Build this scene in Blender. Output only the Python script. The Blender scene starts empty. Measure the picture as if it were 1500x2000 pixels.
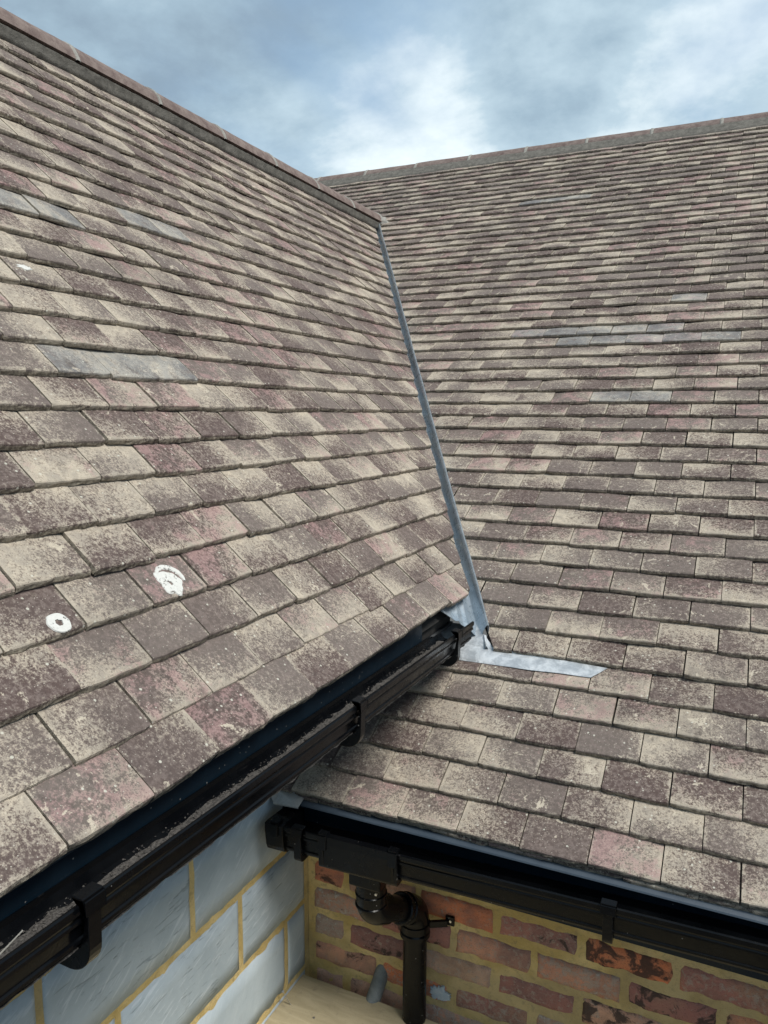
import bpy, bmesh, math, random
from mathutils import Vector, Matrix, noise as mnoise
random.seed(7)
SC = bpy.context.scene
COL = SC.collection
# ---------------------------------------------------------------- camera
FPX = 1482.95
cam = bpy.data.cameras.new('camera'); cam_o = bpy.data.objects.new('camera', cam); COL.objects.link(cam_o)
cam.sensor_fit = 'VERTICAL'; cam.sensor_height = 24; cam.lens = FPX/2000*24
cam.clip_start = .05; cam.clip_end = 2000
RX = Vector((0.9057110, 0.4238811, 0.0035179)); RY = Vector((-0.0578032, 0.1152786, 0.9916500)); RZ = Vector((0.4199361, -0.8983516, 0.1289108))
m = Matrix((RX, RY, RZ)).transposed().to_4x4(); m.translation = Vector((0.107992, -1.732350, 1.062604))
cam_o.matrix_world = m
SC.camera = cam_o
# ---------------------------------------------------------------- light
SUN_EL, SUN_AZ = math.radians(57), math.radians(110)      # azimuth clockwise from +Y
sd = Vector((math.sin(SUN_AZ)*math.cos(SUN_EL), math.cos(SUN_AZ)*math.cos(SUN_EL), math.sin(SUN_EL)))
sun = bpy.data.lights.new('sun', 'SUN'); sun.energy = 2.6; sun.angle = math.radians(24); sun.color = (1, .96, .9)
sun_o = bpy.data.objects.new('sun', sun); COL.objects.link(sun_o); sun_o.rotation_euler = sd.to_track_quat('Z', 'Y').to_euler()
sun_o.location = sd*20

class NT:
    def __init__(s, tree): s.t = tree; s.n = tree.nodes; s.l = tree.links; s.n.clear()
    def add(s, typ, ins=None, **kw):
        nd = s.n.new(typ)
        for k, v in kw.items(): setattr(nd, k, v)
        for k, v in (ins or {}).items():
            if isinstance(v, bpy.types.NodeSocket): s.l.new(v, nd.inputs[k])
            else: nd.inputs[k].default_value = v
        return nd
    def m(s, op, a, b=None, c=None, clamp=False):
        i = {0: a}
        if b is not None: i[1] = b
        if c is not None: i[2] = c
        return s.add('ShaderNodeMath', i, operation=op, use_clamp=clamp).outputs[0]
    def vm(s, op, a, b=None, scale=None):
        i = {0: a}
        if b is not None: i[1] = b
        if scale is not None: i[3] = scale
        return s.add('ShaderNodeVectorMath', i, operation=op)
    def noise(s, vec, scale, detail=3, rough=.5, dist=0, dim='3D'):
        return s.add('ShaderNodeTexNoise', {'Vector': vec, 'Scale': scale, 'Detail': detail, 'Roughness': rough, 'Distortion': dist}).outputs['Fac']
    def ss(s, x, a, b, lo=0., hi=1.):
        return s.add('ShaderNodeMapRange', {0: x, 1: a, 2: b, 3: lo, 4: hi}, interpolation_type='SMOOTHSTEP').outputs[0]
    def mix(s, f, a, b, bt='MIX'):
        nd = s.n.new('ShaderNodeMix'); nd.data_type = 'RGBA'; nd.blend_type = bt
        for k, v in ((0, f), (6, a), (7, b)):
            if isinstance(v, bpy.types.NodeSocket): s.l.new(v, nd.inputs[k])
            else: nd.inputs[k].default_value = v if k == 0 else (*v, 1) if len(v) == 3 else v
        return nd.outputs[2]
    def attr(s, name): return s.add('ShaderNodeAttribute', attribute_name=name).outputs['Vector']
    def sep(s, v): return s.add('ShaderNodeSeparateXYZ', {0: v}).outputs
    def pos(s): return s.add('ShaderNodeNewGeometry').outputs['Position']
    def out(s, col, rough=.8, height=None, hd=.002, metal=0., spec=.5, nstr=1.):
        b = s.add('ShaderNodeBsdfPrincipled', {'Roughness': rough, 'Metallic': metal, 'Specular IOR Level': spec})
        if isinstance(col, bpy.types.NodeSocket): s.l.new(col, b.inputs['Base Color'])
        else: b.inputs['Base Color'].default_value = (*col, 1)
        if height is not None:
            bp = s.add('ShaderNodeBump', {'Height': height, 'Distance': hd, 'Strength': nstr}); s.l.new(bp.outputs[0], b.inputs['Normal'])
        o = s.add('ShaderNodeOutputMaterial'); s.l.new(b.outputs[0], o.inputs[0])
        return b
def newmat(name):
    mt = bpy.data.materials.new(name); mt.use_nodes = True
    return mt, NT(mt.node_tree)

# ---------------------------------------------------------------- sky: Nishita behind a procedural broken cloud deck
W = bpy.data.worlds.new('World'); SC.world = W; W.use_nodes = True
t = NT(W.node_tree)
sky = t.add('ShaderNodeTexSky', sky_type='NISHITA', sun_disc=False, sun_elevation=SUN_EL, sun_rotation=SUN_AZ, air_density=1.2, dust_density=1.5)
D = t.add('ShaderNodeTexCoord').outputs['Generated']
x_, y_, z_ = t.sep(D)[:3]
zz = t.m('ADD', t.m('MAXIMUM', z_, 0.), .30)
P = t.add('ShaderNodeCombineXYZ', {0: t.m('DIVIDE', x_, zz), 1: t.m('DIVIDE', y_, zz), 2: 3.7}).outputs[0]
n1 = t.noise(P, 1.55, 8, .52, .25)
n2 = t.noise(t.vm('ADD', P, (9.1, 3.3, 6.)).outputs[0], 2.6, 10, .58, .15)
n3 = t.noise(t.vm('ADD', P, (1.3, 8.7, 1.)).outputs[0], .85, 4, .5, .2)
def lobe(dx, dy, dz, k0):
    v = Vector((dx, dy, dz)).normalized()
    return t.ss(t.vm('DOT_PRODUCT', D, tuple(v)).outputs['Value'], math.cos(math.radians(k0)), 1.)
def pix(u, v): return ((u-750)/FPX*RX + (1000-v)/FPX*RY - RZ)
b1 = lobe(*pix(1120, 260), 20); b2 = lobe(*pix(500, 280), 18); b3 = lobe(*pix(1430, 200), 10)
dk = lobe(*pix(850, 20), 34); dk2 = lobe(*pix(1250, 110), 10); bl = lobe(*pix(650, 150), 13); bl2 = lobe(*pix(1530, 60), 14)
cov = t.m('ADD', n1, t.m('MULTIPLY', bl, -.10)); cov = t.m('ADD', cov, t.m('MULTIPLY', bl2, -.13)); cov = t.m('ADD', cov, .19)
cloud = t.ss(cov, .36, .64)
br = t.m('ADD', t.m('MULTIPLY', n2, 1.4), t.m('MULTIPLY', n3, .4)); br = t.m('ADD', br, t.m('MULTIPLY', b1, .46))
br = t.m('ADD', br, t.m('MULTIPLY', b2, .36)); br = t.m('ADD', br, t.m('MULTIPLY', b3, .25)); br = t.m('ADD', br, t.m('MULTIPLY', dk, -.20)); br = t.m('ADD', br, t.m('MULTIPLY', dk2, -.03))
nb = t.noise(t.vm('ADD', P, (2.2, 5.1, 8.)).outputs[0], 4.2, 7, .5, .1)
bil = t.m('SUBTRACT', 1., t.m('ABSOLUTE', t.m('MULTIPLY', t.m('SUBTRACT', nb, .5), 5.)))
br = t.m('ADD', br, t.m('MULTIPLY', t.m('MULTIPLY', bil, t.m('ADD', t.m('MAXIMUM', b1, b2), .25)), .07))
f = t.ss(br, .52, 1.60)
cc = t.add('ShaderNodeValToRGB', {0: f}).outputs[0]; rp = cc.node.color_ramp
rp.elements[0].position = 0; rp.elements[0].color = (.155, .21, .26, 1)
rp.elements[1].position = 1; rp.elements[1].color = (.66, .72, .73, 1)
for p, c in ((.3, (.19, .255, .315, 1)), (.5, (.245, .33, .395, 1)), (.75, (.35, .445, .505, 1))):
    e = rp.elements.new(p); e.color = c
skyc = t.mix(1., t.vm('SCALE', sky.outputs[0], scale=.10).outputs[0], (.85, 1.0, 1.12), 'MULTIPLY')
skyc = t.mix(.75, skyc, (.20, .30, .41))
c = t.mix(t.m('MULTIPLY', cloud, .93), skyc, cc)
bg = t.add('ShaderNodeBackground', {0: c, 1: 1.0}); o = t.add('ShaderNodeOutputWorld'); t.l.new(bg.outputs[0], o.inputs[0])
SC.view_settings.view_transform = 'Standard'; SC.view_settings.look = 'None'; SC.view_settings.gamma = 1; SC.view_settings.exposure = .70
SC.view_settings.use_curve_mapping = False

# ---------------------------------------------------------------- geometry frame from the survey of the photograph
P1, G1 = 0.59703, 0.099489            # main roof pitch, course gauge
P2, G2 = 0.84512, 0.101456            # wing roof pitch, gauge
WX, WY, WZ = -0.687596, -0.713834, 0.470392
TW = .165
T1, T2 = math.tan(P1), math.tan(P2)
FM = dict(O=Vector((0, 0, 0)), U=Vector((1, 0, 0)), S=Vector((0, math.cos(P1), math.sin(P1))), N=Vector((0, -math.sin(P1), math.cos(P1))))
FW = dict(O=Vector((WX, WY, WZ)), U=Vector((0, 1, 0)), S=Vector((-math.cos(P2), 0, math.sin(P2))), N=Vector((math.sin(P2), 0, math.cos(P2))))
V0 = Vector((WX, WZ/T1, WZ)); VD = Vector((-1/T2, 1/T1, 1)).normalized()
VN = Vector((1/T1, 1/T2, 0)).normalized()          # horizontal, pointing to the main-roof side
VUP = VN.cross(VD); VUP = VUP if VUP.z > 0 else -VUP
def vdist(p): return (p-V0).dot(VN)
def fr(F, u, s, h): return F['O']+F['U']*u+F['S']*s+F['N']*h

# ---------------------------------------------------------------- object helpers
def link(name, me, mat, parent=None):
    ob = bpy.data.objects.new(name, me); COL.objects.link(ob)
    if mat is not None: me.materials.append(mat)
    if parent is not None: ob.parent = parent
    return ob
def tag(o, label, cat, group=None, kind=None):
    if label: o['label'] = label
    if cat: o['category'] = cat
    if group: o['group'] = group
    if kind: o['kind'] = kind
    return o
def empty(name, loc, label, cat, group=None):
    e = bpy.data.objects.new(name, None); COL.objects.link(e); e.location = loc; e.empty_display_size = .1
    bpy.context.view_layer.update()
    return tag(e, label, cat, group)
def par(o, p):
    o.parent = p; o.matrix_parent_inverse = Matrix.Translation(-Vector(p.location)) if p.type == 'EMPTY' else p.matrix_parent_inverse
    return o
def part(name, me, mat, p):
    """child of an Empty thing; mesh data is written in world coordinates"""
    o = link(name, me, mat); o.parent = p
    base = Vector((0, 0, 0)); q = p
    while q is not None: base += Vector(q.location); q = q.parent
    o.location = -base
    return o
def mesh_of(name, vs, fs, smooth=False):
    me = bpy.data.meshes.new(name); me.from_pydata([tuple(v) for v in vs], [], fs)
    bm = bmesh.new(); bm.from_mesh(me); bmesh.ops.recalc_face_normals(bm, faces=bm.faces); bm.to_mesh(me); bm.free()
    if smooth: me.polygons.foreach_set('use_smooth', [True]*len(me.polygons))
    return me
class MB:
    def __init__(s): s.v = []; s.f = []
    def add(s, vs, fs):
        b = len(s.v); s.v += [Vector(v) for v in vs]; s.f += [tuple(i+b for i in f) for f in fs]
    def box(s, c, size, ax=None):
        ax = ax or (Vector((1, 0, 0)), Vector((0, 1, 0)), Vector((0, 0, 1)))
        vs = [Vector(c)+ax[0]*(i*size[0]/2)+ax[1]*(j*size[1]/2)+ax[2]*(k*size[2]/2) for i in (-1, 1) for j in (-1, 1) for k in (-1, 1)]
        s.add(vs, [(0, 1, 3, 2), (4, 6, 7, 5), (0, 4, 5, 1), (2, 3, 7, 6), (0, 2, 6, 4), (1, 5, 7, 3)])
    def bar(s, a, b, size): s.box([(p+q)/2 for p, q in zip(a, b)], size)
    def tube(s, path, rad, n=20, cap=True):
        path = [Vector(p) for p in path]
        if not isinstance(rad, (list, tuple)): rad = [rad]*len(path)
        rings = []; up = Vector((.3, .2, 1)); prev = None
        for i, p in enumerate(path):
            d = (path[min(i+1, len(path)-1)]-path[max(i-1, 0)])
            d = d.normalized() if d.length > 1e-9 else prev
            if prev is None:
                a = d.orthogonal().normalized()
            else:
                a = (a-d*a.dot(d)).normalized()
            prev = d; b = d.cross(a)
            rings.append([p+(a*math.cos(2*math.pi*k/n)+b*math.sin(2*math.pi*k/n))*rad[i] for k in range(n)])
        vs = [v for r in rings for v in r]
        fs = [(i*n+k, i*n+(k+1) % n, (i+1)*n+(k+1) % n, (i+1)*n+k) for i in range(len(rings)-1) for k in range(n)]
        if cap: fs += [tuple(range(n)), tuple((len(rings)-1)*n+k for k in range(n))]
        s.add(vs, fs)
    def prism(s, poly, fn, a, b, seg=1):
        """poly 2-D, fn(d,h,t)->world; extruded t=a..b"""
        n = len(poly); vs = []
        for i in range(seg+1):
            tt = a+(b-a)*i/seg
            vs += [fn(d, h, tt) for d, h in poly]
        fs = [(i*n+k, i*n+(k+1) % n, (i+1)*n+(k+1) % n, (i+1)*n+k) for i in range(seg) for k in range(n)]
        fs += [tuple(range(n)), tuple(seg*n+k for k in range(n))]
        s.add(vs, fs)
    def mesh(s, name, smooth=False): return mesh_of(name, s.v, s.f, smooth)
def bevel(me, w, seg=2, ang=.6):
    bm = bmesh.new(); bm.from_mesh(me)
    es = [e for e in bm.edges if len(e.link_faces) == 2 and e.calc_face_angle(0) > ang]
    bmesh.ops.bevel(bm, geom=es, offset=w, segments=seg, profile=.5, affect='EDGES', clamp_overlap=True)
    bm.to_mesh(me); bm.free(); return me
def autosmooth(ob, ang=35):
    me = ob.data; bm = bmesh.new(); bm.from_mesh(me)
    for f in bm.faces: f.smooth = True
    for e in bm.edges:
        if len(e.link_faces) == 2: e.smooth = e.calc_face_angle(0) < math.radians(ang)
        else: e.smooth = False
    bm.to_mesh(me); bm.free(); return ob

# ---------------------------------------------------------------- materials
def mat_tile():
    mt, t = newmat('weathered_concrete_tile')
    r = t.attr('rnd'); uv = t.attr('uvt'); rx, ry, rz = t.sep(r)[:3]; u, v, ty = t.sep(uv)[:3]
    p = t.pos(); q = t.vm('ADD', p, t.vm('SCALE', r, scale=31.).outputs[0]).outputs[0]
    nA = t.m('ADD', t.m('MULTIPLY', t.noise(q, 14., 7, .62, .25), .6), t.m('MULTIPLY', t.noise(p, 6.5, 6, .62, .4), .5)); nB = t.noise(q, 95., 5, .7); nC = t.noise(p, 380., 3, .8); nF = t.noise(q, 190., 4, .75); nD = t.noise(t.vm('ADD', q, (3., 9., 5.)).outputs[0], 17., 5, .6, .4)
    nE = t.noise(q, 36., 6, .68, .3)
    dark = t.mix(t.ss(rx, .1, .9), (.094, .066, .059), (.145, .120, .105))
    dark = t.mix(t.ss(nB, .42, .60), dark, t.mix(.6, dark, (.215, .172, .155)))
    # pale lime bloom: drifting patches, speckled margins, heavier to one corner and on the tile's edges
    e1 = t.ss(v, .0, .16, 1., 0.); e2 = t.ss(t.m('ABSOLUTE', t.m('SUBTRACT', u, .5)), .43, .49)
    edge = t.m('MAXIMUM', t.m('MULTIPLY', e1, .7), e2)
    ang = t.m('MULTIPLY', rz, 6.283)
    gr = t.m('ADD', t.m('MULTIPLY', t.m('SUBTRACT', u, .5), t.m('COSINE', ang)), t.m('MULTIPLY', t.m('SUBTRACT', v, .5), t.m('SINE', ang)))
    f = t.m('ADD', t.m('MULTIPLY', nA, 1.0), t.m('MULTIPLY', nE, .55)); f = t.m('ADD', f, t.m('MULTIPLY', nB, .75)); f = t.m('ADD', f, t.m('MULTIPLY', nF, .95)); f = t.m('ADD', f, t.m('MULTIPLY', nC, .85))
    f = t.m('ADD', f, t.m('MULTIPLY', ry, .37)); f = t.m('ADD', f, t.m('MULTIPLY', t.m('MULTIPLY', edge, t.ss(nE, .38, .62)), .42)); f = t.m('ADD', f, t.m('MULTIPLY', gr, .40))
    f = t.m('ADD', f, t.m('MULTIPLY', t.noise(t.vm('ADD', p, (4., 4., 9.)).outputs[0], 1.7, 4, .6, .5), .55))
    pale = t.ss(f, 2.45, 2.95)
    cream = t.mix(t.ss(nE, .35, .65), (.54, .472, .370), (.375, .332, .272))
    col = t.mix(t.m('MULTIPLY', pale, .9), dark, cream)
    # pink dusting
    g = t.m('ADD', t.m('MULTIPLY', nD, 1.), t.m('MULTIPLY', nB, .5)); g = t.m('ADD', g, t.m('MULTIPLY', nF, .35)); g = t.m('ADD', g, t.m('MULTIPLY', rz, .55))
    col = t.mix(t.m('MULTIPLY', t.ss(g, 1.38, 1.58), .60), col, (.37, .235, .225))
    # blue-grey tiles (flagged per tile: rnd.x above 1)
    bl_ = t.m('MULTIPLY', t.ss(rx, 1.02, 1.1), t.ss(t.m('ADD', nE, t.m('MULTIPLY', nF, .5)), .5, .85, .2, .85))
    col = t.mix(bl_, col, t.mix(t.ss(nA, .35, .65), (.13, .14, .15), t.mix(.5, col, (.30, .325, .325))))
    # broad runs of darker and greener weathering over several tiles
    big = t.noise(p, 2.3, 4, .6, .5)
    col = t.mix(t.ss(big, .54, .72, 0., .5), col, t.mix(.6, col, (.07, .055, .052)))
    # crusty lichen blotches with ragged rims, running over the joints
    nL = t.noise(t.vm('ADD', p, (6., 2., 7.)).outputs[0], 21., 7, .72, .7)
    bz = t.m('MULTIPLY', t.ss(t.m('ADD', nL, t.m('MULTIPLY', nF, .16)), .69, .72), t.ss(t.noise(p, 3.3, 2), .45, .54))
    col = t.mix(t.m('MULTIPLY', bz, .8), col, (.55, .49, .39))
    # dark run-off stains down the slope
    strk = t.noise(t.vm('MULTIPLY', p, (5., 5., 1.1)).outputs[0], 5., 5, .6, .3)
    col = t.mix(t.ss(strk, .58, .72, 0., .5), col, (.06, .047, .043))
    # pin-head lichen
    vo = t.add('ShaderNodeTexVoronoi', {'Vector': q, 'Scale': 62.}, feature='F1').outputs
    dot = t.m('MULTIPLY', t.ss(vo['Distance'], .13, .2, 1., 0.), t.ss(t.sep(vo['Color'])[0], .80, .84))
    col = t.mix(t.m('MULTIPLY', dot, .85), col, (.56, .55, .47))
    vo2 = t.add('ShaderNodeTexVoronoi', {'Vector': q, 'Scale': 170.}, feature='F1').outputs
    dt = t.m('MULTIPLY', t.ss(vo2['Distance'], .14, .22, 1., 0.), t.ss(t.sep(vo2['Color'])[0], .66, .7))
    col = t.mix(t.m('MULTIPLY', dt, .75), col, (.50, .47, .40))
    # dark pitting
    pit = t.ss(nC, .30, .42, 1., 0.); col = t.mix(t.m('MULTIPLY', pit, .65), col, (.03, .024, .022))
    # nose and side faces: rough, mossy concrete
    moss = t.mix(t.ss(nB, .38, .62), (.13, .112, .085), (.34, .30, .23))
    col = t.mix(t.m('MULTIPLY', ty, .74), col, moss)
    hgt = t.m('ADD', t.m('MULTIPLY', nC, .55), t.m('MULTIPLY', nB, .6)); hgt = t.m('ADD', hgt, t.m('MULTIPLY', nE, .5))
    t.out(col, t.ss(nA, .3, .7, .78, .95), hgt, .0035, spec=.35, nstr=.9)
    return mt
def mat_simple(name, c1, c2, scale=30, rough=.8, metal=0., bump=.001, spec=.5, fine=300, r2=None, stretch=None):
    mt, t = newmat(name); p = t.pos()
    if stretch: p = t.vm('MULTIPLY', p, stretch).outputs[0]
    a = t.noise(p, scale, 6, .62, .3); b = t.noise(p, fine, 3, .6)
    col = t.mix(t.ss(t.m('ADD', t.m('MULTIPLY', a, .7), t.m('MULTIPLY', b, .3)), .35, .65), c1, c2)
    rg = rough if r2 is None else t.ss(a, .35, .65, rough, r2)
    t.out(col, rg, t.m('ADD', a, t.m('MULTIPLY', b, .5)), bump, metal, spec)
    return mt
def mat_pvc(name, base, dust, rough=.22, amt=.5, spec=.22):
    mt, t = newmat(name); p = t.pos()
    a = t.noise(p, 9., 5, .6, .4); b = t.noise(t.vm('MULTIPLY', p, (1., 1., .35)).outputs[0], 60., 5, .7, .8); c = t.noise(p, 500., 2, .6)
    vo = t.add('ShaderNodeTexVoronoi', {'Vector': p, 'Scale': 70.}, feature='F1').outputs
    sp = t.m('MULTIPLY', t.ss(vo['Distance'], .06, .12, 1., 0.), t.ss(t.sep(vo['Color'])[0], .86, .9))
    f = t.m('MULTIPLY', t.ss(t.m('ADD', t.m('MULTIPLY', a, .6), t.m('MULTIPLY', b, .5)), .50, .78), amt)
    col = t.mix(f, base, dust); col = t.mix(t.m('MULTIPLY', sp, .7), col, (.35, .34, .32))
    scr = t.noise(t.vm('MULTIPLY', p, (1., 1., 30.)).outputs[0], 11., 5, .7)
    col = t.mix(t.m('MULTIPLY', t.m('MULTIPLY', t.ss(scr, .60, .72), t.ss(b, .45, .6)), .7), col, t.mix(.5, dust, (.05, .05, .05)))
    rg = t.m('ADD', rough, t.m('MULTIPLY', t.ss(a, .3, .7), .22))
    t.out(col, rg, t.m('ADD', t.m('MULTIPLY', a, 1.), t.m('MULTIPLY', scr, .05)), .0012, spec=spec)
    return mt
def mat_brick():
    mt, t = newmat('reclaimed_brick'); r = t.attr('rnd'); rx, ry, rz = t.sep(r)[:3]; p = t.pos()
    q = t.vm('ADD', p, t.vm('SCALE', r, scale=17.).outputs[0]).outputs[0]
    a = t.noise(q, 18., 6, .65, .5); b = t.noise(q, 70., 6, .7, .4); c = t.noise(q, 300., 3, .7)
    base = t.add('ShaderNodeValToRGB', {0: rx}).outputs[0]; cr = base.node.color_ramp; cr.interpolation = 'LINEAR'
    cr.elements[0].position = 0; cr.elements[0].color = (0.343, 0.156, 0.133, 1); cr.elements[1].position = 1; cr.elements[1].color = (0.720, 0.234, 0.102, 1)
    for pp, cl in ((.22, (0.515, 0.227, 0.172, 1)), (.45, (0.718, 0.374, 0.242, 1)), (.62, (0.624, 0.484, 0.390, 1)), (.80, (0.720, 0.296, 0.172, 1))):
        e = cr.elements.new(pp); e.color = cl
    w1 = t.noise(q, 5., 3, .5); base = t.mix(t.ss(w1, .5, .68, 0., .6), base, (.42, .27, .17)); base = t.mix(t.ss(w1, .5, .32, 0., .6), base, (.20, .13, .125))
    col = t.mix(t.ss(a, .35, .7), base, t.mix(.5, base, (.18, .125, .12)))
    col = t.mix(t.m('MULTIPLY', t.ss(t.m('ADD', b, t.m('MULTIPLY', ry, .25)), .62, .78), .75), col, (.42, .35, .29))
    char = t.ss(t.m('ADD', a, t.m('MULTIPLY', rz, .35)), .82, .90); col = t.mix(t.m('MULTIPLY', char, .85), col, (.045, .035, .032))
    wh = t.ss(t.m('ADD', t.m('ADD', t.m('MULTIPLY', b, .8), t.m('MULTIPLY', a, .4)), t.m('MULTIPLY', ry, .32)), .96, 1.03)
    col = t.mix(t.m('MULTIPLY', wh, .8), col, (.55, .51, .46))
    col = t.mix(t.ss(c, .30, .45, .55, 0.), col, (.05, .03, .025))
    t.out(col, .9, t.m('ADD', t.m('MULTIPLY', a, 1.), t.m('ADD', t.m('MULTIPLY', b, 1.), t.m('MULTIPLY', c, .4))), .005, spec=.3)
    return mt
def mat_block():
    mt, t = newmat('smooth_blue_grey_block'); r = t.attr('rnd'); rx, ry, rz = t.sep(r)[:3]; p = t.pos()
    q = t.vm('ADD', p, t.vm('SCALE', r, scale=9.).outputs[0]).outputs[0]
    a = t.noise(q, 5., 5, .6, .6); b = t.noise(q, 26., 6, .65, .5)
    rv = t.add('ShaderNodeVectorRotate', {'Vector': q, 'Angle': t.m('ADD', t.m('MULTIPLY', rx, 1.1), .35)}, rotation_type='X_AXIS').outputs[0]
    rot = t.vm('MULTIPLY', rv, (1., 42., 5.)).outputs[0]
    s1 = t.noise(rot, 2.6, 4, .65, .35)
    rot2 = t.add('ShaderNodeMapping', {'Vector': q, 'Rotation': (-.12, 0, 0), 'Scale': (1., 4., 40.)}).outputs[0]
    s2 = t.noise(rot2, 2.2, 4, .6, 1.4)
    col = t.mix(t.ss(a, .35, .65), (.385, .45, .485), (.46, .525, .555))
    col = t.mix(t.ss(b, .55, .75, 0., .4), col, (.34, .38, .40))
    col = t.mix(t.m('MULTIPLY', t.ss(s1, .54, .66), t.ss(rx, .3, .6, .18, .6)), col, (.62, .67, .70))
    line = t.m('MULTIPLY', t.ss(s2, .62, .66), t.ss(ry, .2, .7, .55, .1)); col = t.mix(line, col, (.19, .23, .26))
    c = t.noise(q, 150., 3, .7); col = t.mix(t.ss(c, .68, .74, 0., .6), col, (.20, .22, .24))
    t.out(col, .62, t.m('ADD', t.m('MULTIPLY', b, .6), t.m('SUBTRACT', t.m('MULTIPLY', s1, .3), t.m('MULTIPLY', line, .5))), .0022, spec=.4)
    return mt
def mat_lead(name, c1, c2, rough, metal, bump=.003):
    mt, t = newmat(name); p = t.pos(); a = t.noise(p, 22., 6, .62, .8); b = t.noise(p, 80., 5, .7, .3); d = t.noise(p, 7., 3, .5)
    col = t.mix(t.ss(t.m('ADD', t.m('MULTIPLY', a, .65), t.m('MULTIPLY', b, .35)), .40, .62), c1, c2)
    t.out(col, t.ss(a, .35, .65, rough-.08, rough+.14), t.m('ADD', t.m('ADD', a, t.m('MULTIPLY', b, .25)), t.m('MULTIPLY', d, 2.)), bump, metal)
    return mt
def mat_board():
    mt, t = newmat('weathered_plywood'); p = t.pos(); g = t.vm('MULTIPLY', p, (1., 5., 1.)).outputs[0]
    a = t.noise(g, 7., 6, .6, .8); b = t.noise(p, 26., 6, .7, .5); c = t.noise(p, 260., 3, .6)
    col = t.mix(t.ss(a, .3, .7), (.36, .305, .19), (.45, .385, .25)); col = t.mix(t.ss(b, .55, .72, 0., .6), col, (.24, .21, .15))
    vo = t.add('ShaderNodeTexVoronoi', {'Vector': p, 'Scale': 21.}, feature='F1').outputs
    dot = t.m('MULTIPLY', t.ss(vo['Distance'], .05, .13, 1., 0.), t.ss(t.sep(vo['Color'])[0], .72, .75)); col = t.mix(t.m('MULTIPLY', dot, .8), col, (.10, .085, .06))
    col = t.mix(t.ss(c, .6, .7, 0., .35), col, (.18, .15, .11))
    t.out(col, .85, t.m('ADD', b, t.m('MULTIPLY', c, .4)), .0015, spec=.3)
    return mt
M_TILE = mat_tile()
M_RIDGE = mat_simple('weathered_ridge_tile', (.125, .09, .082), (.22, .175, .155), 22, .9, bump=.003, spec=.3)
M_MORT = mat_simple('grey_bedding_mortar', (.105, .10, .088), (.18, .17, .15), 28, .95, bump=.006, spec=.2)
M_JOINT = mat_simple('pale_joint_mortar', (.22, .215, .195), (.34, .33, .30), 40, .95, bump=.003, spec=.2)
def mat_mort():
    mt, t = newmat('mustard_mortar'); p = t.pos(); a = t.noise(p, 7., 5, .6, .3); b = t.noise(p, 48., 6, .7, .3); c = t.noise(p, 330., 3, .7)
    col = t.mix(t.ss(a, .35, .65), (.56, .405, .15), (.78, .60, .28)); col = t.mix(t.ss(b, .50, .68, 0., .55), col, (.36, .27, .14)); col = t.mix(t.ss(c, .58, .70, 0., .6), col, (.30, .24, .15))
    col = t.mix(t.ss(t.noise(p, 3.1, 3), .52, .66, 0., .4), col, (.30, .25, .18))
    t.out(col, .95, t.m('ADD', b, t.m('MULTIPLY', c, .5)), .006, spec=.2)
    return mt
M_YMORT = mat_mort()
M_PVC = mat_pvc('black_gutter_pvc', (.0022, .0026, .0034), (.0085, .0085, .009), .15, .2)
M_PIPE = mat_pvc('black_pipe_pvc', (.0025, .0030, .0042), (.005, .0052, .0058), .13, .2)
M_FASCIA = mat_pvc('blue_black_fascia', (.0042, .0125, .022), (.009, .019, .029), .26, .3)
M_TRAY = mat_simple('slate_blue_eaves_tray', (.030, .046, .066), (.042, .060, .082), 15, .5, bump=.0004)
M_TROUGH = mat_lead('blue_grey_valley_trough', (.33, .395, .45), (.39, .455, .51), .27, .5, .0006)
M_LEAD = mat_lead('bright_new_lead', (.42, .45, .475), (.60, .635, .66), .40, .4, .0022)
M_ZINC = mat_simple('galvanised_sheet', (.50, .52, .52), (.66, .68, .68), 30, .32, .45, .0002)
M_BRICK = mat_brick(); M_BLOCK = mat_block(); M_BOARD = mat_board()
M_SCREW = mat_simple('zinc_screw_head', (.5, .5, .5), (.7, .7, .7), 200, .3, .9, .0002)
M_GREYP = mat_simple('grey_waste_pipe', (.13, .145, .145), (.21, .225, .22), 30, .6, bump=.0008)
M_DEBRIS = mat_simple('gutter_grit', (.011, .010, .0095), (.115, .107, .098), 260, .95, bump=.002, fine=700)
M_FELT = mat_simple('roof_underlay', (.02, .02, .02), (.035, .033, .03), 20, .9)
M_GROUND = mat_simple('bare_ground', (.075, .075, .072), (.13, .128, .12), 3, .95, bump=.02)
M_SOFFIT = mat_simple('dark_soffit', (.02, .022, .026), (.03, .032, .036), 10, .5)
def mat_crust():
    mt, t = newmat('white_lichen_patch'); p = t.pos(); a = t.noise(p, 160., 5, .75); b = t.noise(p, 45., 4, .6)
    bs = t.out(t.mix(a, (.50, .50, .47), (.74, .74, .70)), .9, a, .0012)
    tr_ = t.add('ShaderNodeBsdfTransparent'); mk = t.m('MULTIPLY', t.ss(t.m('ADD', t.m('MULTIPLY', a, .6), t.m('MULTIPLY', b, .5)), .42, .50), .93)
    mx = t.add('ShaderNodeMixShader', {0: mk, 1: tr_.outputs[0], 2: bs.outputs[0]}); o = [n for n in t.n if n.type == 'OUTPUT_MATERIAL'][0]; t.l.new(mx.outputs[0], o.inputs[0])
    return mt
M_PAINT = mat_crust()
M_BPAINT = mat_simple('pale_blue_paint', (.33, .42, .50), (.50, .55, .58), 60, .8, bump=.001)
M_TIMBER = mat_simple('rough_timber', (.25, .18, .10), (.36, .27, .16), 8, .85, stretch=(1, 1, .1))

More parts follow.
